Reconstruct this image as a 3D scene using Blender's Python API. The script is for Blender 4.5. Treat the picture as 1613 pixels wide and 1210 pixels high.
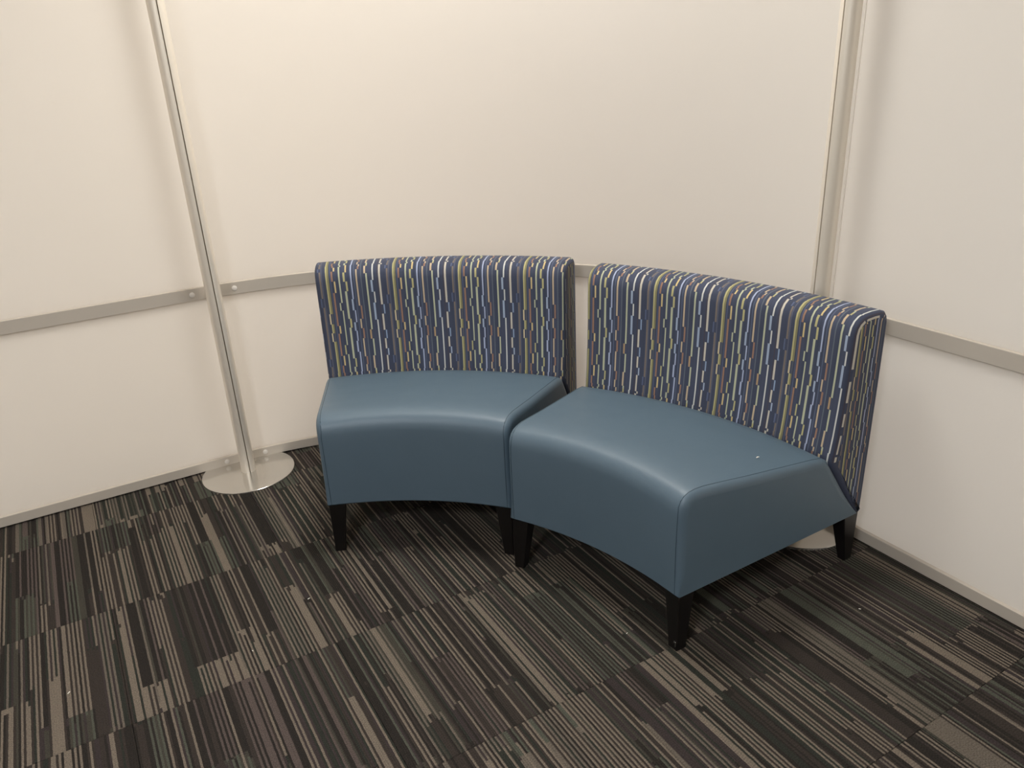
import bpy, bmesh, math, random
from mathutils import Matrix, Vector

for _o in list(bpy.data.objects):
    bpy.data.objects.remove(_o, do_unlink=True)
S = bpy.context.scene
COL = S.collection
PI = math.pi
R = math.radians

# ------------------------------------------------------------------ camera
cd = bpy.data.cameras.new('camera')
cd.sensor_fit = 'HORIZONTAL'
cd.sensor_width = 36.0
cd.lens = 36.0 * 1229.6 / 1613.0
cd.clip_start = 0.05
cam = bpy.data.objects.new('camera', cd)
COL.objects.link(cam)
cr = Vector((0.85826357, -0.51116653, -0.04574296))     # camera right
cu = Vector((0.23382389, 0.31013549, 0.92148921))       # camera up
cb = Vector((-0.45684792, -0.80157642, 0.38570094))     # camera back
M = Matrix.Identity(4)
for i in range(3):
    M[i][0], M[i][1], M[i][2] = cr[i], cu[i], cb[i]
M[2][3] = 1.408
cam.matrix_world = M
S.camera = cam

# ------------------------------------------------------------------ world, exposure
w = bpy.data.worlds.new('world')
S.world = w
w.use_nodes = True
w.node_tree.nodes['Background'].inputs[0].default_value = (1.0, 0.95, 0.9, 1)
w.node_tree.nodes['Background'].inputs[1].default_value = 0.0
S.view_settings.view_transform = 'Standard'
S.view_settings.look = 'None'
S.view_settings.exposure = 0.0
S.view_settings.gamma = 1.0
S.view_settings.use_curve_mapping = False

CEIL = 2.75
# the square lamps of the ceiling grid
# (x, y), power W, colour, size x, size y
TROFFERS = [
    ((1.00, 1.95), 35.0, (0.99, 0.97, 0.92), 0.60, 0.60),
    ((-1.45, 1.98), 3.0, (1.00, 0.88, 0.72), 0.60, 0.60),
    ((0.95, -0.42), 2.0, (1.00, 0.95, 0.90), 0.60, 0.60),
    ((-1.45, -0.42), 76.0, (0.95, 0.97, 1.00), 0.60, 0.60),
    ((-1.45, 4.75), 56.0, (0.93, 0.97, 1.00), 0.60, 0.60),
    ((0.95, 4.75), 62.0, (1.00, 0.93, 0.82), 0.60, 0.60),
    ((3.75, 4.75), 72.0, (0.95, 0.94, 1.00), 0.60, 0.60),
    ((3.75, 1.98), 2.0, (1.00, 0.95, 0.90), 0.60, 0.60),
    ((3.75, -0.42), 96.0, (0.88, 0.94, 1.00), 0.60, 0.60),
]

# ------------------------------------------------------------------ helpers
def srgb(r, g, b):
    def f(c):
        c /= 255.0
        return c / 12.92 if c <= 0.04045 else ((c + 0.055) / 1.055) ** 2.4
    return (f(r), f(g), f(b), 1.0)

def new_mat(name):
    m = bpy.data.materials.new(name)
    m.use_nodes = True
    nt = m.node_tree
    return m, nt, nt.nodes['Principled BSDF']

def N(nt, typ, **kw):
    n = nt.nodes.new(typ)
    for k, v in kw.items():
        setattr(n, k, v)
    return n

def math_n(nt, op, a, b=None, c=None):
    n = nt.nodes.new('ShaderNodeMath')
    n.operation = op
    for i, x in enumerate((a, b, c)):
        if x is None:
            continue
        if isinstance(x, (int, float)):
            n.inputs[i].default_value = x
        else:
            nt.links.new(x, n.inputs[i])
    return n.outputs[0]

def mix_n(nt, fac, a, b):
    n = nt.nodes.new('ShaderNodeMix')
    n.data_type = 'RGBA'
    if isinstance(fac, (int, float)):
        n.inputs[0].default_value = fac
    else:
        nt.links.new(fac, n.inputs[0])
    for sock, x in ((n.inputs[6], a), (n.inputs[7], b)):
        if isinstance(x, tuple):
            sock.default_value = x
        else:
            nt.links.new(x, sock)
    return n.outputs[2]

def bump(nt, bsdf, height, strength, dist):
    b = nt.nodes.new('ShaderNodeBump')
    b.inputs['Strength'].default_value = strength
    b.inputs['Distance'].default_value = dist
    nt.links.new(height, b.inputs['Height'])
    nt.links.new(b.outputs[0], bsdf.inputs['Normal'])

def noise(nt, vec, scale, detail=2.0, rough=0.5):
    n = nt.nodes.new('ShaderNodeTexNoise')
    n.inputs['Scale'].default_value = scale
    n.inputs['Detail'].default_value = detail
    n.inputs['Roughness'].default_value = rough
    if vec is not None:
        nt.links.new(vec, n.inputs['Vector'])
    return n.outputs[0]

def white(nt, *vals):
    c = nt.nodes.new('ShaderNodeCombineXYZ')
    for i, x in enumerate(vals):
        if isinstance(x, (int, float)):
            c.inputs[i].default_value = x
        else:
            nt.links.new(x, c.inputs[i])
    n = nt.nodes.new('ShaderNodeTexWhiteNoise')
    n.noise_dimensions = '3D'
    nt.links.new(c.outputs[0], n.inputs['Vector'])
    return n.outputs['Value']

def obj(name, verts, faces, mat, parent=None, smooth=None, uvs=None):
    me = bpy.data.meshes.new(name)
    me.from_pydata([tuple(v) for v in verts], [], faces)
    if uvs is not None:
        ul = me.uv_layers.new(name='UVMap')
        k = 0
        for fu in uvs:
            for u in fu:
                ul.data[k].uv = u
                k += 1
    bm = bmesh.new()
    bm.from_mesh(me)
    bmesh.ops.recalc_face_normals(bm, faces=bm.faces)
    bm.to_mesh(me)
    bm.free()
    if smooth is not None:
        for p in me.polygons:
            p.use_smooth = True
        me.set_sharp_from_angle(angle=R(smooth))
    me.materials.append(mat)
    o = bpy.data.objects.new(name, me)
    COL.objects.link(o)
    if parent:
        o.parent = parent
    return o

def empty(name, loc=(0, 0, 0), rz=0.0):
    o = bpy.data.objects.new(name, None)
    o.empty_display_size = 0.1
    COL.objects.link(o)
    o.location = loc
    o.rotation_euler = (0, 0, rz)
    return o

def tag(o, label, cat, group=None, kind=None):
    o['label'] = label
    o['category'] = cat
    if group:
        o['group'] = group
    if kind:
        o['kind'] = kind
    return o

def bevel_box(name, x0, x1, y0, y1, z0, z1, mat, parent=None, bev=0.0, seg=2):
    bm = bmesh.new()
    bmesh.ops.create_cube(bm, size=1.0)
    for v in bm.verts:
        v.co.x = x0 if v.co.x < 0 else x1
        v.co.y = y0 if v.co.y < 0 else y1
        v.co.z = z0 if v.co.z < 0 else z1
    if bev > 0:
        bmesh.ops.bevel(bm, geom=list(bm.edges), offset=bev, segments=seg, profile=0.5, affect='EDGES')
    me = bpy.data.meshes.new(name)
    bm.to_mesh(me)
    bm.free()
    me.materials.append(mat)
    if bev > 0:
        for p in me.polygons:
            p.use_smooth = True
        me.set_sharp_from_angle(angle=R(40))
    o = bpy.data.objects.new(name, me)
    COL.objects.link(o)
    if parent:
        o.parent = parent
    return o

def lathe(name, prof, mat, parent=None, n=64, loc=(0, 0, 0), axis='Z', smooth=35):
    """prof: list of (r, z), open ends closed by r = 0 points"""
    vs, fs = [], []
    m = len(prof)
    for i in range(n):
        a = 2 * PI * i / n
        for r, z in prof:
            vs.append((r * math.cos(a), r * math.sin(a), z))
    for i in range(n):
        j = (i + 1) % n
        for k in range(m - 1):
            fs.append((i * m + k, j * m + k, j * m + k + 1, i * m + k + 1))
    me = bpy.data.meshes.new(name)
    bm = bmesh.new()
    bv = [bm.verts.new(v) for v in vs]
    for f in fs:
        bm.faces.new([bv[q] for q in f])
    bmesh.ops.remove_doubles(bm, verts=bm.verts, dist=1e-6)
    bmesh.ops.recalc_face_normals(bm, faces=bm.faces)
    if axis == 'Y':
        bmesh.ops.rotate(bm, verts=bm.verts, matrix=Matrix.Rotation(R(90), 3, 'X'))
    bm.to_mesh(me)
    bm.free()
    for p in me.polygons:
        p.use_smooth = True
    me.set_sharp_from_angle(angle=R(smooth))
    me.materials.append(mat)
    o = bpy.data.objects.new(name, me)
    COL.objects.link(o)
    o.location = loc
    if parent:
        o.parent = parent
    return o

# ------------------------------------------------------------------ materials
def mat_panel():
    m, nt, b = new_mat('frosted_white_panel')
    tc = N(nt, 'ShaderNodeTexCoord')
    n1 = noise(nt, tc.outputs['Object'], 1.7, 2)
    c = mix_n(nt, n1, srgb(230, 227, 223), srgb(228, 225, 219))
    nt.links.new(c, b.inputs['Base Color'])
    b.inputs['Roughness'].default_value = 0.55
    b.inputs['Specular IOR Level'].default_value = 0.3
    n2 = noise(nt, tc.outputs['Object'], 900, 2)
    bump(nt, b, n2, 0.04, 0.001)
    tl = N(nt, 'ShaderNodeBsdfTranslucent')
    tl.inputs[0].default_value = srgb(236, 232, 227)
    mx = N(nt, 'ShaderNodeMixShader')
    mx.inputs[0].default_value = 0.55
    nt.links.new(b.outputs[0], mx.inputs[1])
    nt.links.new(tl.outputs[0], mx.inputs[2])
    nt.links.new(mx.outputs[0], nt.nodes['Material Output'].inputs['Surface'])
    return m

def mat_metal(name, col, rough, metal=1.0, brushed=0.0):
    m, nt, b = new_mat(name)
    b.inputs['Base Color'].default_value = col
    b.inputs['Metallic'].default_value = metal
    tc = N(nt, 'ShaderNodeTexCoord')
    n1 = noise(nt, tc.outputs['Object'], 12, 3)
    r = math_n(nt, 'MULTIPLY_ADD', n1, 0.06, rough - 0.03)
    nt.links.new(r, b.inputs['Roughness'])
    return m

def mat_plain(name, col, rough, spec=0.5):
    m, nt, b = new_mat(name)
    tc = N(nt, 'ShaderNodeTexCoord')
    n1 = noise(nt, tc.outputs['Object'], 25, 3)
    d = tuple(min(1.0, c * 1.12) for c in col[:3]) + (1,)
    nt.links.new(mix_n(nt, n1, col, d), b.inputs['Base Color'])
    b.inputs['Roughness'].default_value = rough
    b.inputs['Specular IOR Level'].default_value = spec
    return m

def mat_vinyl():
    m, nt, b = new_mat('blue_vinyl')
    tc = N(nt, 'ShaderNodeTexCoord')
    n1 = noise(nt, tc.outputs['Object'], 9, 3)
    c = mix_n(nt, n1, srgb(84, 104, 119), srgb(90, 110, 125))
    nt.links.new(c, b.inputs['Base Color'])
    n2 = noise(nt, tc.outputs['Object'], 14, 3)
    nt.links.new(math_n(nt, 'MULTIPLY_ADD', n2, 0.08, 0.43), b.inputs['Roughness'])
    b.inputs['Specular IOR Level'].default_value = 0.62
    v = N(nt, 'ShaderNodeTexVoronoi')
    v.inputs['Scale'].default_value = 620
    nt.links.new(tc.outputs['Object'], v.inputs['Vector'])
    lo = noise(nt, tc.outputs['Object'], 16, 2)
    h = math_n(nt, 'MULTIPLY_ADD', lo, 2.0, v.outputs['Distance'])
    bump(nt, b, h, 0.10, 0.0012)
    return m

# fabric print, transcribed in steps of about 2.1 mm; y counts down from the top of the back
KPX = 0.00213
KPU = 0.00226
UPER, VPER = 101.0, 186.0
WHT, BLU, LBL = (206, 208, 204), (140, 158, 186), (160, 174, 196)
TAN, CRM, BRN = (202, 196, 182), (206, 192, 156), (124, 114, 106)
SLT, OLV, YOL = (92, 102, 130), (134, 130, 96), (184, 178, 130)
ORG, YEL, GRN = (152, 120, 102), (208, 188, 136), (186, 190, 162)
LAV, PCH, DRK = (170, 180, 206), (196, 178, 150), (76, 70, 80)
STRIPES = [   # each: list of (y_top, y_bottom, u, width, colour)
    [(404, 436, 0, 2.2, WHT), (436, 456, -2.3, 2.9, LBL), (456, 474, .5, 2.0, WHT), (474, 503, -1.5, 3.0, LBL), (503, 590, 1.0, 2.0, WHT)],
    [(404, 590, 7.4, 1.3, DRK)],
    [(404, 408, 13, 2, TAN), (408, 478, 10.3, 2.9, TAN), (478, 494, 13.2, 2.0, BLU), (494, 521, 10, 2.7, TAN), (521, 536, 12.8, 2.0, BLU), (536, 553, 10.2, 2.4, TAN), (553, 565, 13, 2.0, LBL), (565, 590, 10.5, 2.3, TAN)],
    [(404, 411, 22, 2.4, BRN), (411, 418, 19.4, 2, SLT), (418, 462, 22, 2.4, BRN), (462, 477, 19.4, 1.9, SLT), (477, 566, 22.4, 2.3, BRN), (566, 579, 20, 2, SLT), (579, 590, 22.4, 2.0, BRN)],
    [(404, 590, 24.4, 0.9, (104, 106, 118))],
    [(404, 489, 33.4, 3.0, OLV), (489, 506, 33.6, 1.2, (96, 98, 104)), (506, 521, 33.0, 2.6, OLV), (521, 536, 33.6, 1.2, (96, 98, 104)), (536, 590, 33.5, 2.6, OLV)],
    [(404, 489, 31.2, 2.1, YOL), (489, 506, 29.7, 2.2, CRM), (506, 521, 31.2, 2.0, YOL), (521, 536, 29.5, 2.0, CRM), (536, 590, 31.6, 1.8, YOL)],
    [(404, 590, 37.3, 0.9, SLT)],
    [(404, 410, 41, 2.2, ORG), (410, 418, 43, 2.2, YEL), (418, 435, 39.7, 2.5, ORG), (435, 454, 43, 2.2, YEL), (454, 510, 40, 2.6, ORG), (510, 523, 42.6, 2.2, YEL), (523, 561, 39.8, 2.4, ORG), (561, 578, 43.2, 2.2, YEL), (578, 590, 40, 2.2, ORG)],
    [(404, 409, 52, 2, GRN), (409, 471, 50.4, 2.3, GRN), (471, 484, 47.5, 1.9, GRN), (484, 543, 50.4, 1.8, GRN), (543, 559, 47.2, 1.9, YOL), (559, 590, 50.5, 1.9, GRN)],
    [(404, 421, 60.5, 2.3, YEL), (421, 436, 57.5, 2.9, YOL), (436, 452, 60.7, 2.7, YOL), (452, 499, 58.4, 3.0, GRN), (499, 514, 60.5, 2.7, YOL), (514, 567, 58.3, 2.9, GRN), (567, 582, 61, 2.2, YOL), (582, 590, 58.5, 2.4, GRN)],
    [(404, 466, 68.2, 2.0, LAV), (466, 485, 66.7, 2.7, LBL), (485, 505, 69.2, 1.8, LAV), (505, 520, 66.2, 2.5, LBL), (520, 537, 68, 1.8, LAV), (537, 556, 66.5, 2.4, LAV), (556, 590, 69, 2.0, LAV)],
    [(404, 590, 72.6, 0.9, (92, 104, 128))],
    [(404, 410, 80, 2, PCH), (410, 417, 79, 2.4, ORG), (417, 478, 76.5, 2.3, PCH), (478, 500, 79, 2.3, ORG), (500, 516, 75.9, 2.1, PCH), (516, 534, 78.4, 2.4, ORG), (534, 565, 76.7, 2.1, PCH), (565, 579, 79, 2.3, ORG), (579, 590, 77.5, 2.0, PCH)],
    [(404, 590, 83.5, 1.5, (98, 106, 116))],
    [(404, 410, 91.6, 2.2, YOL), (410, 425, 89, 2.8, PCH), (425, 519, 91.5, 2.4, GRN), (519, 535, 89.3, 2.5, (176, 150, 116)), (535, 564, 92, 2.2, GRN), (564, 586, 90, 2.5, PCH), (586, 590, 91.5, 2.2, GRN)],
]

def mat_fabric():
    m, nt, b = new_mat('striped_navy_fabric')
    uvn = N(nt, 'ShaderNodeUVMap')
    sep = N(nt, 'ShaderNodeSeparateXYZ')
    nt.links.new(uvn.outputs[0], sep.inputs[0])
    ux = math_n(nt, 'MULTIPLY', math_n(nt, 'FRACT', math_n(nt, 'DIVIDE', sep.outputs[0], UPER * KPU)), UPER)
    vy = math_n(nt, 'FRACT', math_n(nt, 'DIVIDE', sep.outputs[1], VPER * KPX))
    # dark ground with slightly darker broad bands
    wb = white(nt, math_n(nt, 'FLOOR', math_n(nt, 'MULTIPLY', ux, 0.31)), 3.0, 5.0)
    col = mix_n(nt, wb, srgb(65, 71, 90), srgb(73, 79, 99))
    def ramp(stops):
        r = N(nt, 'ShaderNodeValToRGB')
        cr_ = r.color_ramp
        cr_.interpolation = 'CONSTANT'
        while len(cr_.elements) > 1:
            cr_.elements.remove(cr_.elements[-1])
        cr_.elements[0].position = 0.0
        cr_.elements[0].color = stops[0][1]
        for p, c in stops[1:]:
            e = cr_.elements.new(p)
            e.color = c
        nt.links.new(vy, r.inputs[0])
        return r.outputs[0]
    for st in STRIPES:
        ss = sorted(st, key=lambda q: -q[1])          # from the bottom up
        cs = [((590 - q[1]) / VPER, srgb(*q[4])) for q in ss]
        ds = [((590 - q[1]) / VPER, ((q[2] + 6) / 120.0, q[3] / 10.0, 0, 1)) for q in ss]
        if len(st) > 1:
            c = ramp(cs)
            s2 = N(nt, 'ShaderNodeSeparateColor')
            nt.links.new(ramp(ds), s2.inputs[0])
            off = math_n(nt, 'MULTIPLY', s2.outputs[0], 120.0)
            hw = math_n(nt, 'MULTIPLY', s2.outputs[1], 5.0)
        else:
            c, off, hw = cs[0][1], st[0][2] + 6, st[0][3] / 2
        mask = math_n(nt, 'COMPARE', ux, off, hw)
        col = mix_n(nt, mask, col, c)
    nt.links.new(col, b.inputs['Base Color'])
    b.inputs['Roughness'].default_value = 0.85
    b.inputs['Specular IOR Level'].default_value = 0.25
    b.inputs['Sheen Weight'].default_value = 0.08
    # diagonal twill relief
    d = math_n(nt, 'ADD', sep.outputs[0], math_n(nt, 'MULTIPLY', sep.outputs[1], 0.6))
    h = math_n(nt, 'SINE', math_n(nt, 'MULTIPLY', d, 2 * PI / 0.0022))
    bump(nt, b, h, 0.18, 0.0006)
    return m

def mat_carpet():
    m, nt, b = new_mat('striped_loop_carpet')
    tc = N(nt, 'ShaderNodeNewGeometry')
    at = N(nt, 'ShaderNodeAttribute')
    at.attribute_type = 'OBJECT'
    at.attribute_name = 'tile_seed'
    seed = at.outputs['Fac']
    sep = N(nt, 'ShaderNodeSeparateXYZ')
    nt.links.new(tc.outputs['Position'], sep.inputs[0])
    X, Y = sep.outputs[0], sep.outputs[1]
    # small wander of the tufted rows
    wn = N(nt, 'ShaderNodeTexNoise')
    wn.inputs['Scale'].default_value = 60
    wn.inputs['Detail'].default_value = 2
    nt.links.new(tc.outputs['Position'], wn.inputs['Vector'])
    Xw = math_n(nt, 'ADD', X, math_n(nt, 'MULTIPLY_ADD', wn.outputs[0], 0.0020, -0.0010))
    GA = 0.0052
    line = math_n(nt, 'FLOOR', math_n(nt, 'DIVIDE', Xw, GA))
    # bands of uneven width
    wob = N(nt, 'ShaderNodeTexNoise')
    wob.noise_dimensions = '1D'
    wob.inputs['Scale'].default_value = 11
    nt.links.new(math_n(nt, 'ADD', math_n(nt, 'MULTIPLY', line, GA), math_n(nt, 'MULTIPLY', seed, 7.3)), wob.inputs['W'])
    band = math_n(nt, 'FLOOR', math_n(nt, 'MULTIPLY_ADD', wob.outputs[0], 9.0, math_n(nt, 'MULTIPLY', line, GA / 0.062)))
    # lengthwise pieces of each band
    boff = white(nt, band, seed, 1.7)
    piece = math_n(nt, 'FLOOR', math_n(nt, 'MULTIPLY_ADD', boff, 3.0, math_n(nt, 'DIVIDE', Y, 0.58)))
    mode = white(nt, band, piece, math_n(nt, 'ADD', seed, 0.31))
    tint = white(nt, band, piece, math_n(nt, 'ADD', seed, 4.77))
    # single rows: their own breaks
    loff = white(nt, line, seed, 9.1)
    lpiece = math_n(nt, 'FLOOR', math_n(nt, 'MULTIPLY_ADD', loff, 0.05, math_n(nt, 'MULTIPLY_ADD', boff, 3.0, math_n(nt, 'DIVIDE', Y, 0.58))))
    lr = white(nt, line, lpiece, seed)
    lr2 = white(nt, line, lpiece, math_n(nt, 'ADD', seed, 2.9))
    # share of light rows by band mode
    pr = N(nt, 'ShaderNodeValToRGB')
    pr.color_ramp.interpolation = 'CONSTANT'
    stops = [(0.0, 0.22), (0.18, 0.33), (0.42, 0.43), (0.77, 0.50), (0.95, 0.78)]
    pr.color_ramp.elements[0].color = (stops[0][1],) * 3 + (1,)
    pr.color_ramp.elements[1].position = stops[1][0]
    pr.color_ramp.elements[1].color = (stops[1][1],) * 3 + (1,)
    for p, v in stops[2:]:
        e = pr.color_ramp.elements.new(p)
        e.color = (v, v, v, 1)
    nt.links.new(mode, pr.inputs[0])
    # even spread: alternate rows are pushed towards light, the others towards dark
    par = math_n(nt, 'FLOORED_MODULO', line, 2.0)
    val = math_n(nt, 'ADD', math_n(nt, 'MULTIPLY', lr, 0.62), math_n(nt, 'MULTIPLY', par, 0.38))
    light = math_n(nt, 'LESS_THAN', val, pr.outputs[0])
    tr = N(nt, 'ShaderNodeValToRGB')
    tr.color_ramp.interpolation = 'CONSTANT'
    tl = [(0.0, srgb(114, 104, 93)), (0.55, srgb(101, 93, 84)), (0.75, srgb(79, 80, 71)), (0.9, srgb(87, 77, 73))]
    td = [(0.0, srgb(45, 41, 38)), (0.3, srgb(57, 51, 47)), (0.55, srgb(48, 49, 44)), (0.75, srgb(59, 52, 51)), (0.9, srgb(66, 63, 56))]
    def fill(r, st):
        e = r.color_ramp.elements
        e[0].color = st[0][1]
        e[1].position = st[1][0]
        e[1].color = st[1][1]
        for p, c in st[2:]:
            q = e.new(p)
            q.color = c
    fill(tr, tl)
    nt.links.new(tint, tr.inputs[0])
    tr2 = N(nt, 'ShaderNodeValToRGB')
    tr2.color_ramp.interpolation = 'CONSTANT'
    fill(tr2, td)
    nt.links.new(math_n(nt, 'FRACT', math_n(nt, 'MULTIPLY_ADD', lr2, 0.35, tint)), tr2.inputs[0])
    col = mix_n(nt, light, tr2.outputs[0], tr.outputs[0])
    # loop specks
    sp = N(nt, 'ShaderNodeTexNoise')
    sp.inputs['Scale'].default_value = 330
    sp.inputs['Detail'].default_value = 3
    nt.links.new(tc.outputs['Position'], sp.inputs['Vector'])
    loopc = math_n(nt, 'SINE', math_n(nt, 'MULTIPLY_ADD', lr2, 6.28, math_n(nt, 'MULTIPLY', Y, 2 * PI / 0.0062)))
    spk = math_n(nt, 'ADD', math_n(nt, 'MULTIPLY_ADD', sp.outputs[0], 1.5, 0.25), math_n(nt, 'MULTIPLY', loopc, 0.10))
    mul = N(nt, 'ShaderNodeMix', data_type='RGBA', blend_type='MULTIPLY')
    mul.inputs[0].default_value = 1.0
    nt.links.new(col, mul.inputs[6])
    cc = N(nt, 'ShaderNodeCombineColor')
    for i in range(3):
        nt.links.new(spk, cc.inputs[i])
    nt.links.new(cc.outputs[0], mul.inputs[7])
    nt.links.new(mul.outputs[2], b.inputs['Base Color'])
    b.inputs['Roughness'].default_value = 0.95
    b.inputs['Specular IOR Level'].default_value = 0.1
    rows = math_n(nt, 'ABSOLUTE', math_n(nt, 'SINE', math_n(nt, 'MULTIPLY', Xw, PI / GA)))
    loops = math_n(nt, 'ABSOLUTE', math_n(nt, 'SINE', math_n(nt, 'MULTIPLY_ADD', par, 1.57, math_n(nt, 'MULTIPLY', Y, PI / 0.006))))
    h = math_n(nt, 'ADD', rows, math_n(nt, 'MULTIPLY_ADD', loops, 0.5, sp.outputs[0]))
    bump(nt, b, h, 0.5, 0.0022)
    return m

PANEL = mat_panel()
RAIL = mat_metal('satin_silver_rail', srgb(208, 199, 187), 0.40, 0.2)
POLE = mat_metal('satin_silver_pole', srgb(236, 228, 215), 0.36, 0.35)
PLATE = mat_metal('satin_silver_plate', srgb(212, 208, 201), 0.17, 0.8)
CAPM = mat_plain('pale_grey_plastic', srgb(226, 220, 212), 0.45)
VINYL = mat_vinyl()
SEAM = mat_plain('dark_blue_thread', srgb(52, 70, 82), 0.7)
FABRIC = mat_fabric()
BLACK = mat_plain('black_lacquered_wood', srgb(17, 15, 15), 0.28)
STEEL = mat_metal('bare_steel', srgb(180, 178, 174), 0.35)
UNDER = mat_plain('black_dust_cover', srgb(22, 22, 24), 0.9, 0.1)
CARPET = mat_carpet()
SLAB = mat_plain('pale_bounce_subfloor', srgb(176, 171, 164), 0.8, 0.2)  # unseen beyond the tiles; made pale to bounce light up onto the panels
PAINT = mat_plain('warm_white_paint', srgb(214, 208, 200), 0.8, 0.2)
CEILM = mat_plain('white_ceiling', srgb(228, 224, 218), 0.9, 0.1)
WHITEM = mat_plain('white_enamel', srgb(232, 230, 226), 0.5)
LINT = mat_plain('white_lint', srgb(232, 228, 218), 0.9, 0.1)

def mat_emit(name, col, st):
    m, nt, b = new_mat(name)
    b.inputs['Base Color'].default_value = (0.8, 0.8, 0.8, 1)
    b.inputs['Emission Color'].default_value = col
    b.inputs['Emission Strength'].default_value = st
    return m
LENS = mat_emit('lamp_lens', (1.0, 0.9, 0.8, 1), 0.3)

# ------------------------------------------------------------------ setting
WY, WX = 2.877, 1.8785          # faces of the aluminium rails
CR = 1.505                      # radius of the curved bay at the rail face
CC = (WX - CR, WY - CR)         # its centre
X0, Y0 = -3.2, -2.6
X1, Y1 = 4.6, 5.6   # the office goes on beyond the panels
#            # far ends of the room behind the camera

floor = bevel_box('floor', X0 - 0.1, X1 + 0.1, Y0 - 0.1, Y1 + 0.1, -0.06, -0.008, SLAB)
tag(floor, 'concrete floor laid with striped carpet tiles in grey, brown and green', 'floor', kind='structure')
rng = random.Random(5)
TS = 0.5
SEAM_Y = 2.6835
tile_cache = {}
def tile(x0, x1, y0, y1):
    key = (round(x1 - x0, 3), round(y1 - y0, 3))
    if key not in tile_cache:
        o = bevel_box('carpet_tile', 0, x1 - x0, 0, y1 - y0, -0.008, 0.0, CARPET, floor, bev=0.0008, seg=1)
        tile_cache[key] = o
    else:
        o = tile_cache[key].copy()
        COL.objects.link(o)
        o.parent = floor
    o.location = (x0, y0, 0)
    o['tile_seed'] = round(rng.uniform(0, 40), 3)
gap = 0.0003
row = 0
ye = WY + 0.12
y_edges = [WY + 0.12, SEAM_Y] + [SEAM_Y - TS * k for k in range(1, 11)]
for k in range(len(y_edges) - 1):
    ya, yb = y_edges[k + 1], y_edges[k]
    xo = -0.115 + (0.0, 0.0, 0.0, 0.0)[k % 4]
    xs = [xo + TS * i for i in range(-6, 5)]
    xs = [x for x in xs if X0 - 0.1 < x < WX + 0.12]
    xs = [X0 - 0.1] + xs + [WX + 0.12]
    for xa, xb in zip(xs[:-1], xs[1:]):
        if xb - xa < 0.02:
            continue
        tile(xa + gap, xb - gap, ya + gap, yb - gap)

ceiling = bevel_box('ceiling', X0 - 0.1, X1 + 0.1, Y0 - 0.1, Y1 + 0.1, CEIL, CEIL + 0.05, CEILM)
tag(ceiling, 'plain white ceiling above the seating nook', 'ceiling', kind='structure')
wb_ = bevel_box('wall_back', X0, X1, Y0 - 0.08, Y0, -0.008, CEIL, PAINT)
tag(wb_, 'plain painted wall behind the camera', 'wall', kind='structure')
ws_ = bevel_box('wall_side', X0 - 0.08, X0, Y0, Y1, -0.008, CEIL, PAINT)
tag(ws_, 'plain painted wall at the far left end of the room', 'wall', kind='structure')

wf_ = bevel_box('wall_far', X0, X1, Y1, Y1 + 0.08, -0.008, CEIL, PAINT)
tag(wf_, 'plain painted wall of the office beyond the white panels', 'wall', kind='structure')
we_ = bevel_box('wall_end', X1, X1 + 0.08, Y0, Y1, -0.008, CEIL, PAINT)
tag(we_, 'plain painted wall of the office beyond the right panel', 'wall', kind='structure')
RZ0, RZ1 = 0.665, 0.710          # middle rail
BZ0, BZ1 = 0.0065, 0.043         # bottom rail
PR = 0.012                       # rail stands proud of the panel by this much

def path_left(xa, xb, n=2):
    return [((xa + (xb - xa) * i / (n - 1), WY), (0.0, 1.0)) for i in range(n)]

def path_curve(a0, a1, n):
    out = []
    for i in range(n):
        a = a0 + (a1 - a0) * i / (n - 1)
        d = (math.cos(a), math.sin(a))
        out.append(((CC[0] + CR * d[0], CC[1] + CR * d[1]), d))
    return out

def path_right(ya, yb, n=2):
    return [((WX, ya + (yb - ya) * i / (n - 1)), (1.0, 0.0)) for i in range(n)]

def strip(name, path, t0, t1, z0, z1, mat, parent, bev=0.0):
    """a board that follows path, from depth t0 (front) to t1, z0..z1, small front chamfers"""
    c = bev
    prof = [(t0, z0 + c), (t0, z1 - c)]
    if c:
        prof += [(t0 + c * 0.3, z1 - c * 0.3), (t0 + c, z1)]
    else:
        prof += []
    if not c:
        prof = [(t0, z0), (t0, z1), (t1, z1), (t1, z0)]
    else:
        prof += [(t1, z1), (t1, z0), (t0 + c, z0), (t0 + c * 0.3, z0 + c * 0.3)]
    m = len(prof)
    vs, fs = [], []
    for (p, d) in path:
        for t, z in prof:
            vs.append((p[0] + d[0] * t, p[1] + d[1] * t, z))
    for i in range(len(path) - 1):
        for k in range(m):
            k2 = (k + 1) % m
            fs.append((i * m + k, (i + 1) * m + k, (i + 1) * m + k2, i * m + k2))
    fs.append(tuple(range(m)))
    fs.append(tuple((len(path) - 1) * m + k for k in range(m)))
    return obj(name, vs, fs, mat, parent, smooth=12)

def screw_cap(parent, p, d, z):
    """flat plastic cap on the rail; d = direction into the wall"""
    ang = math.atan2(d[1], d[0])
    o = lathe('screw_cap', [(0, -0.0022), (0.0075, -0.0022), (0.0092, -0.0012), (0.0095, 0.001), (0, 0.001)], CAPM, parent, n=24)
    o.matrix_local = Matrix.Translation((p[0], p[1], z)) @ Matrix.Rotation(ang, 4, 'Z') @ Matrix.Rotation(R(90), 4, 'Y')
    return o

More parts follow.
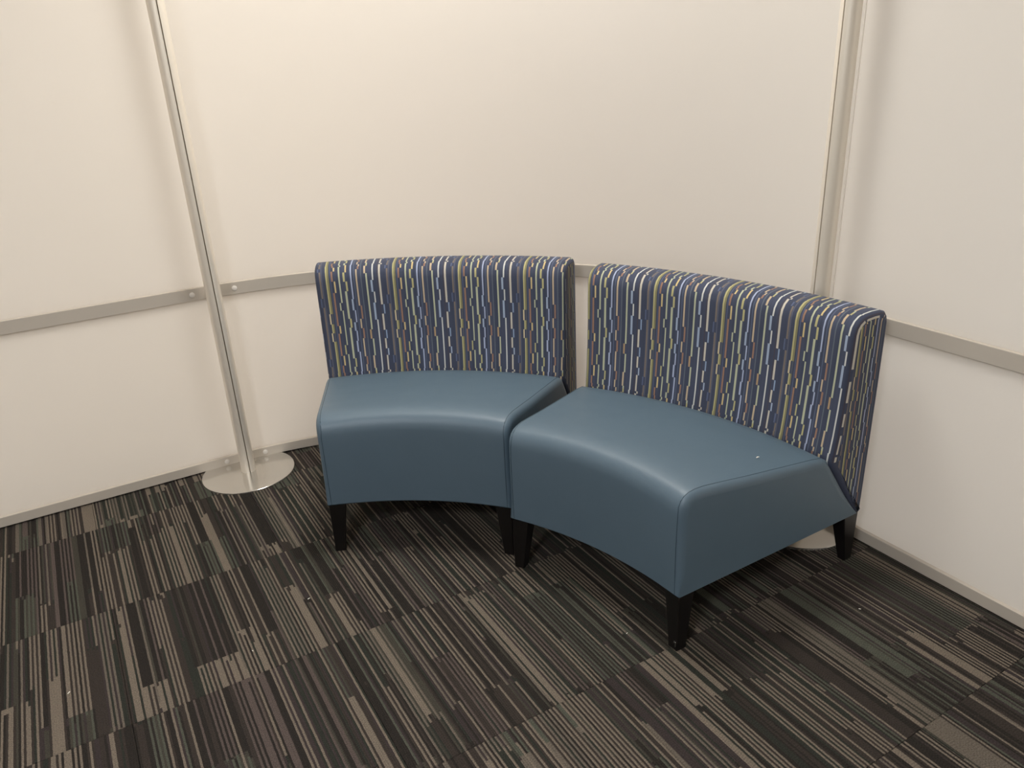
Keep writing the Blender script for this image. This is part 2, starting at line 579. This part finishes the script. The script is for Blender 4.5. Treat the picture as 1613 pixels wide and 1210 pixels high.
def partition(name, path, label):
    w_ = empty(name)
    tag(w_, label, 'wall', kind='structure')
    strip('upper_panel', path, PR, PR + 0.012, RZ1 - 0.006, CEIL, PANEL, w_)
    strip('lower_panel', path, PR, PR + 0.012, BZ1 - 0.006, RZ0 + 0.006, PANEL, w_)
    strip('middle_rail', path, 0.0, PR + 0.022, RZ0, RZ1, RAIL, w_, 0.0015)
    strip('bottom_rail', path, 0.0, PR + 0.022, BZ0, BZ1, RAIL, w_, 0.0015)
    return w_

LPX, LPY = 0.4200, 2.7870        # left post
RPX, RPY = 1.8180, 1.4060        # right post
JL = 0.4355                      # joint behind the left post
aJ0 = R(90) - math.asin((JL + 0.002 - CC[0]) / CR)
aJ1 = math.asin((RPY + 0.012 - CC[1]) / CR)
w1 = partition('wall_left', path_left(X0, JL), 'flat white panel partition with grey rails left of the left post')
w2 = partition('wall_corner', path_curve(aJ0, aJ1, 61), 'curved white panel partition between the two metal posts behind the benches')
yR = RPY + 0.010
w3 = partition('wall_right', path_right(yR, Y0), 'flat white panel partition with grey rails right of the right post')
for z in (0.6875, 0.0235):
    screw_cap(w1, (0.362, WY), (0, 1), z)
    a = R(90) - math.asin((0.507 - CC[0]) / CR)
    screw_cap(w2, (CC[0] + CR * math.cos(a), CC[1] + CR * math.sin(a)), (math.cos(a), math.sin(a)), z)
    a = math.asin((RPY + 0.085 - CC[1]) / CR)
    screw_cap(w2, (CC[0] + CR * math.cos(a), CC[1] + CR * math.sin(a)), (math.cos(a), math.sin(a)), z)
    screw_cap(w3, (WX, RPY - 0.065), (1, 0), z)

# ------------------------------------------------------------------ posts
def post(x, y, ang, depth, label):
    """ang: direction the slot faces; depth: clear distance from pole axis to rail face"""
    root = empty('partition_post', (x, y, 0), ang)
    tag(root, label, 'post', 'aluminium partition posts')
    r, sw, sd = 0.0262, 0.0019, 0.011
    a0 = math.asin(sw / r)
    ring = []
    n = 56
    for i in range(n + 1):
        a = a0 + (2 * PI - 2 * a0) * i / n
        ring.append((r * math.cos(a), r * math.sin(a)))
    ring += [(r - sd, -sw), (r - sd, -0.006), (r - sd - 0.004, -0.006), (r - sd - 0.004, 0.006), (r - sd, 0.006), (r - sd, sw)]
    m = len(ring)
    vs = [(p[0], p[1], z) for z in (0.008, CEIL) for p in ring]
    fs = [(k, (k + 1) % m, m + (k + 1) % m, m + k) for k in range(m)]
    fs += [tuple(range(m)), tuple(range(m, 2 * m))]
    obj('pole', vs, fs, POLE, root, smooth=30)
    lathe('base_plate', [(0, 0.0), (0.168, 0.0), (0.1685, 0.001), (0.1685, 0.0055), (0.1672, 0.0068), (0.1655, 0.0072), (0.10, 0.0088), (0, 0.0090)], PLATE, root, n=96)
    for z0, z1 in ((0.674, 0.700), (0.0120, 0.036)):
        bevel_box('bracket', -depth - 0.002, -r + 0.003, -0.011, 0.011, z0, z1, POLE, root, bev=0.001, seg=1)
    return root

post(LPX, LPY, R(-90), WY - LPY, 'slotted silver metal post on a round plate, standing clear at the left of the benches')
post(RPX, RPY, R(180), WX - RPX, 'slotted silver metal post rising behind the right-hand bench, its round plate under the seat')

# ------------------------------------------------------------------ benches
RI = 1.066
ZB = 0.166
HALF = R(15.4)

def polyline_round(pts):
    return pts

SEAT_PROF = [   # (depth from the front, height), closed, starting at the bottom rear
    (0.673, 0.166), (0.45, 0.166), (0.20, 0.166), (0.006, 0.166), (0.0, 0.172),
    (-0.0015, 0.24), (-0.002, 0.31), (-0.001, 0.37), (0.000, 0.400), (0.0025, 0.418), (0.009, 0.433), (0.019, 0.4435), (0.033, 0.450), (0.052, 0.4525),
    (0.08, 0.4515), (0.14, 0.443), (0.22, 0.431), (0.31, 0.419), (0.40, 0.407), (0.47, 0.398), (0.503, 0.3915), (0.522, 0.380), (0.536, 0.361),
    (0.56, 0.327), (0.60, 0.270), (0.64, 0.2135)]
BACK_PROF = [
    (0.680, 0.1610), (0.695, 0.1605), (0.699, 0.166), (0.700, 0.26), (0.701, 0.40), (0.7015, 0.55), (0.7015, 0.68), (0.7005, 0.733), (0.696, 0.751), (0.686, 0.7635), (0.670, 0.769),
    (0.64, 0.7705), (0.612, 0.769), (0.595, 0.7645), (0.580, 0.755), (0.570, 0.741), (0.5655, 0.722), (0.564, 0.68), (0.561, 0.60), (0.556, 0.52), (0.549, 0.44), (0.541, 0.385), (0.539, 0.366), (0.545, 0.352),
    (0.563, 0.327), (0.603, 0.270), (0.643, 0.2135)]

def prof_normals(pr):
    m = len(pr)
    out = []
    area = sum(pr[i][0] * pr[(i + 1) % m][1] - pr[(i + 1) % m][0] * pr[i][1] for i in range(m))
    sg = 1 if area > 0 else -1
    for i in range(m):
        a, b = pr[i - 1], pr[(i + 1) % m]
        t = (b[0] - a[0], b[1] - a[1])
        L = math.hypot(*t) or 1
        out.append((sg * t[1] / L, -sg * t[0] / L))
    return out

def sweep(name, prof, half_off, rr, mat, parent, nseg=40, crown=None, uv=False, wrap=0.0, insets=None):
    """prof swept round the bench centre; ends softened by radius rr; half_off metres is cut from each end"""
    m = len(prof)
    nm = prof_normals(prof)
    # stations: (t in -1..1, lateral metres from the end plane inward, inset)
    st = []
    K = 6
    for k in range(K):
        ph = R(90) * k / K
        st.append((-1, half_off + rr * 0.75 * (1 - math.sin(ph)), rr * (1 - math.cos(ph))))
    st.reverse()
    # first station lies furthest out: inset = rr
    st = []
    for k in range(K + 1):
        ph = R(90) * k / K
        st.append((-1, half_off + rr * 0.8 * (1 - math.cos(ph)), rr * (1 - math.sin(ph))))
    body = [(-1 + 2 * i / nseg, None, 0.0) for i in range(1, nseg)]
    full = st + body + [(1, q[1], q[2]) for q in reversed(st)]
    vs, us = [], []
    arc = [0.0]
    # arc length v measured up the front from the fold
    for k in range(1, m + 1):
        arc.append(arc[-1] + math.hypot(prof[k % m][0] - prof[k - 1][0], prof[k % m][1] - prof[k - 1][1]))
    kf = min(range(m), key=lambda q: prof[q][0] if q > m // 2 else 9)
    k_rear = 9
    for (t, lat, ins) in full:
        ring = []
        for k in range(m):
            s, z = prof[k]
            w_in = 1.0
            if insets:
                w_in = insets(k, s, z)
            s2, z2 = s - nm[k][0] * ins * w_in, z - nm[k][1] * ins * w_in
            rad = RI + s2
            if lat is None:
                # keep spacing clear of the softened ends
                ang = HALF * t * (1 - (half_off + rr * 0.8 + 0.004) / (RI * HALF)) if abs(t) < 1 else 0
            else:
                ang = t * (HALF - lat / rad)
            if crown:
                tt = ang / HALF
                z2 += crown(s, z, tt)
            ring.append((rad * math.cos(ang), rad * math.sin(ang), z2))
            ue_ = -ang * (RI + 0.56)
            if lat is not None:
                a_in = HALF - (half_off + rr * 0.8) / (RI + 0.56)
                ue_ = -t * (a_in * (RI + 0.56) + (rr * 0.9) * math.acos(max(-1.0, min(1.0, 1 - ins / rr))))
            us.append((ue_, arc[kf] - arc[k]))
        vs += ring
    fs, uvs = [], []
    nst = len(full)
    for i in range(nst - 1):
        for k in range(m):
            k2 = (k + 1) % m
            f = (i * m + k, (i + 1) * m + k, (i + 1) * m + k2, i * m + k2)
            fs.append(f)
            va = arc[kf] - arc[k]
            vb = arc[kf] - arc[k + 1]
            ua, ub = us[i * m + k][0], us[(i + 1) * m + k][0]
            u2a, u2b = us[i * m + k2][0], us[(i + 1) * m + k2][0]
            q = [(ua, va), (ub, va), (u2b, vb), (u2a, vb)]
            if uv and (i < K or i >= nst - 1 - K) and k < k_rear:
                i0, sg = (0, 1) if i < K else (nst - 1, -1)
                ue = us[i0 * m + kf][0]
                q = [(ue + sg * (0.006 + prof[kk][0] - prof[kf][0]), prof[kk][1] - prof[kf][1]) for kk in (k, k, k2, k2)]
            if uv and (i < K or i >= nst - 1 - K) and k >= kf:
                un = (math.floor(4.0 / (UPER * KPU)) + 10.0 / UPER) * UPER * KPU - 4.0 - wrap
                q = [(un, va)] * 4
            uvs.append(q)
    z0 = prof[kf][1]
    for i, sgn in ((0, 1), (nst - 1, -1)):
        f = tuple(i * m + k for k in range(m))
        fs.append(f)
        ue = us[i * m + kf][0]
        uvs.append([(ue + sgn * (0.006 + prof[k][0] - prof[kf][0]), prof[k][1] - z0) for k in range(m)])
    if uv:
        uvs = [[(u + 4.0 + wrap, v + 8 * VPER * KPX - 0.026) for u, v in q] for q in uvs]
    o = obj(name, vs, fs, mat, parent, smooth=38, uvs=uvs if uv else None)
    for p in o.data.polygons:
        if len(p.vertices) > 4:
            p.use_smooth = False
    return o, nm

def tube_path(name, pts, rad, mat, parent, n=6):
    vs, fs = [], []
    P = [Vector(p) for p in pts]
    for i, p in enumerate(P):
        a, b = P[max(0, i - 1)], P[min(len(P) - 1, i + 1)]
        t = (b - a).normalized()
        ref = Vector((0, 0, 1)) if abs(t.z) < 0.8 else Vector((1, 0, 0))
        e1 = t.cross(ref).normalized()
        e2 = t.cross(e1)
        for k in range(n):
            an = 2 * PI * k / n
            vs.append(p + (e1 * math.cos(an) + e2 * math.sin(an)) * rad)
    for i in range(len(P) - 1):
        for k in range(n):
            k2 = (k + 1) % n
            fs.append((i * n + k, (i + 1) * n + k, (i + 1) * n + k2, i * n + k2))
    fs.append(tuple(range(n)))
    fs.append(tuple((len(P) - 1) * n + k for k in range(n)))
    return obj(name, vs, fs, mat, parent, smooth=60)

def leg(parent, s0, s1, l0, l1, side, ds0, ds1, dl0, dl1, top):
    """square tapered leg. s range in depth, l range as distance in from the end plane; d* are what the foot loses on each side"""
    def P(s, l, z):
        rad = RI + s
        # straight, aligned with the end plane
        a = side * HALF
        d = Vector((math.cos(a), math.sin(a), 0))
        nrm = Vector((math.sin(a), -math.cos(a), 0)) * side
        p = d * rad + nrm * l
        return (p.x, p.y, z)
    c = 0.0022
    vs, fs = [], []
    for z, k in ((0.0, 1.0), (0.004, 1.0), (top, 0.0)):
        a, b = s0 + ds0 * k, s1 - ds1 * k
        e, f = l0 + dl0 * k, l1 - dl1 * k
        ring = [(a + c, e), (b - c, e), (b, e + c), (b, f - c), (b - c, f), (a + c, f), (a, f - c), (a, e + c)]
        for s, l in ring:
            vs.append(P(s, l, z))
    for r_ in range(2):
        for k in range(8):
            k2 = (k + 1) % 8
            fs.append((r_ * 8 + k, r_ * 8 + k2, (r_ + 1) * 8 + k2, (r_ + 1) * 8 + k))
    fs.append(tuple(range(8)))
    fs.append(tuple(range(16, 24)))
    return obj('leg', vs, fs, BLACK, parent, smooth=20), P

def bench(cx, cy, mid, ush, label, staple_side=0):
    root = empty('curved_bench', (cx, cy, 0), mid)
    tag(root, label, 'bench', 'curved lounge benches')
    def crown(s, z, tt):
        top = max(0.0, min(1.0, (z - 0.36) / 0.04))
        return 0.009 * top * (1 - tt * tt)
    def ins(k, s, z):
        return max(0.12, min(1.0, (z - 0.17) / 0.10)) if s > 0.05 else max(0.12, min(1.0, (z - 0.168) / 0.03))
    seat, nm = sweep('seat', SEAT_PROF, 0.0, 0.022, VINYL, root, crown=crown, insets=ins)
    for side in (-1, 1):
        pts = []
        for k in range(4, 21):
            s, z = SEAT_PROF[k]
            lat, inset = 0.0150, 0.0006
            if s < 0.004 and z < 0.41:
                lat = 0.013
            rad = RI + s - nm[k][0] * inset
            ang = side * (HALF - lat / rad)
            pts.append((rad * math.cos(ang), rad * math.sin(ang), z - nm[k][1] * inset + crown(s, z, ang / HALF)))
        tube_path('seam', pts, 0.0010, SEAM, seat)
    back, nb = sweep('backrest', BACK_PROF, 0.005, 0.017, FABRIC, root, uv=True, wrap=ush)
    # dust cover under the seat
    vs, fs = [], []
    n = 24
    for i in range(n + 1):
        a = (-1 + 2 * i / n) * (HALF - 0.02)
        for s, z in ((0.02, 0.1655), (0.67, 0.1655), (0.67, 0.162), (0.02, 0.162)):
            vs.append(((RI + s) * math.cos(a), (RI + s) * math.sin(a), z))
    for i in range(n):
        for k in range(4):
            k2 = (k + 1) % 4
            fs.append((i * 4 + k, i * 4 + 4 + k, i * 4 + 4 + k2, i * 4 + k2))
    fs += [(0, 1, 2, 3), tuple(n * 4 + k for k in range(4))]
    obj('dust_cover', vs, fs, UNDER, root)
    for side in (-1, 1):
        lg, P = leg(root, 0.006, 0.058, 0.003, 0.055, side, 0.0, 0.020, 0.0, 0.020, 0.1645)
        if side == staple_side:
            # bent steel staple left on the foot
            q = [P(0.0052, 0.0075, 0.012), P(0.0048, 0.0072, 0.026), P(0.0048, 0.0115, 0.0285), P(0.0050, 0.0135, 0.021)]
            tube_path('staple', q, 0.0009, STEEL, lg)
        leg(root, 0.636, 0.697, 0.012, 0.060, side, 0.030, 0.0, 0.002, 0.020, 0.1600)
    return root

RB_C, LB_C = (0.0315, 1.1525), (0.1333, 1.0915)
b_left = bench(LB_C[0], LB_C[1], R(53.40), 0.130, 'curved blue vinyl bench with striped back, left one beside the free-standing post')
b_right = bench(RB_C[0], RB_C[1], R(15.80), 0.163, 'curved blue vinyl bench with striped back, the nearer one at the right wall', -1)

# ------------------------------------------------------------------ lint on carpet and seat
def lint(x, y, z, L, ang, label, group=None, k=0):
    rg = random.Random(k)
    n, m = 7, 5
    vs, fs = [], []
    for i in range(n):
        t = i / (n - 1)
        r = L * 0.22 * math.sin(PI * (0.12 + 0.76 * t)) * rg.uniform(0.75, 1.2)
        yy = L * 0.16 * math.sin(3.1 * t + k)
        for j in range(m):
            a = 2 * PI * j / m
            vs.append(((t - 0.5) * L, yy + r * math.cos(a), L * 0.2 + r * math.sin(a) * 0.8))
    for i in range(n - 1):
        for j in range(m):
            j2 = (j + 1) % m
            fs.append((i * m + j, i * m + m + j, i * m + m + j2, i * m + j2))
    fs += [tuple(range(m)), tuple((n - 1) * m + j for j in range(m))]
    o = obj('lint_speck', vs, fs, LINT, None, smooth=60)
    zmin = min(v.co.z for v in o.data.vertices)
    o.location = (x, y, z - zmin)
    o.rotation_euler = (0, 0, ang)
    tag(o, label, 'lint', group)
    return o
lint(0.380, 1.905, 0.0, 0.008, 0.6, 'tiny pale crumb on the carpet in front of the left bench', 'crumbs and lint', 1)
lint(-0.239, 1.883, 0.0, 0.008, 1.2, 'tiny pale crumb on the carpet at the far left', 'crumbs and lint', 2)
lint(0.188, 1.776, 0.0, 0.006, 2.0, 'tiny pale crumb on the carpet below the post, left of centre', 'crumbs and lint', 3)
lint(1.042, 1.286, 0.0, 0.006, 0.2, 'tiny pale crumb in the shade beside the front leg of the right bench', 'crumbs and lint', 4)
lint(1.617, 1.015, 0.0, 0.006, 1.7, 'tiny pale crumb on the carpet right of the right bench', 'crumbs and lint', 5)
lint(1.4245, 1.2355, 0.4232, 0.010, -0.2, 'small white speck of lint on the right blue seat', 'crumbs and lint', 6)

# ------------------------------------------------------------------ ceiling lamps (above the frame)
TL = ['square ceiling panel light above the two benches', 'square ceiling panel light over the left part of the room',
      'square ceiling panel light behind the camera on the right', 'square ceiling panel light behind the camera on the left',
      'square ceiling panel light at the left end beyond the left panel', 'square ceiling panel light behind the curved panel and the left bench',
      'square ceiling panel light in the far corner of the office', 'square ceiling panel light beyond the right post',
      'square ceiling panel light beyond the near end of the right panel']
for i, (xy, pw, colr, sx_, sy_) in enumerate(TROFFERS):
    rt = empty('ceiling_panel_light', (xy[0], xy[1], CEIL))
    tag(rt, TL[i], 'ceiling light', 'square ceiling panel lights')
    hx, hy = sx_ / 2 + 0.01, sy_ / 2 + 0.01
    for dx, dy, sx, sy in ((-hx, 0, 0.01, hy + 0.01), (hx, 0, 0.01, hy + 0.01), (0, -hy, hx - 0.01, 0.01), (0, hy, hx - 0.01, 0.01)):
        bevel_box('frame', dx - sx, dx + sx, dy - sy, dy + sy, -0.012, 0.0, WHITEM, rt)
    bevel_box('diffuser', -hx + 0.01, hx - 0.01, -hy + 0.01, hy - 0.01, -0.006, 0.0, LENS, rt)
    ld = bpy.data.lights.new('panel_lamp', 'AREA')
    ld.shape = 'RECTANGLE'
    ld.size, ld.size_y = sx_ - 0.02, sy_ - 0.02
    ld.energy = pw
    ld.color = colr
    lo = bpy.data.objects.new('panel_lamp', ld)
    COL.objects.link(lo)
    lo.parent = rt
    lo.location = (0, 0, -0.02)
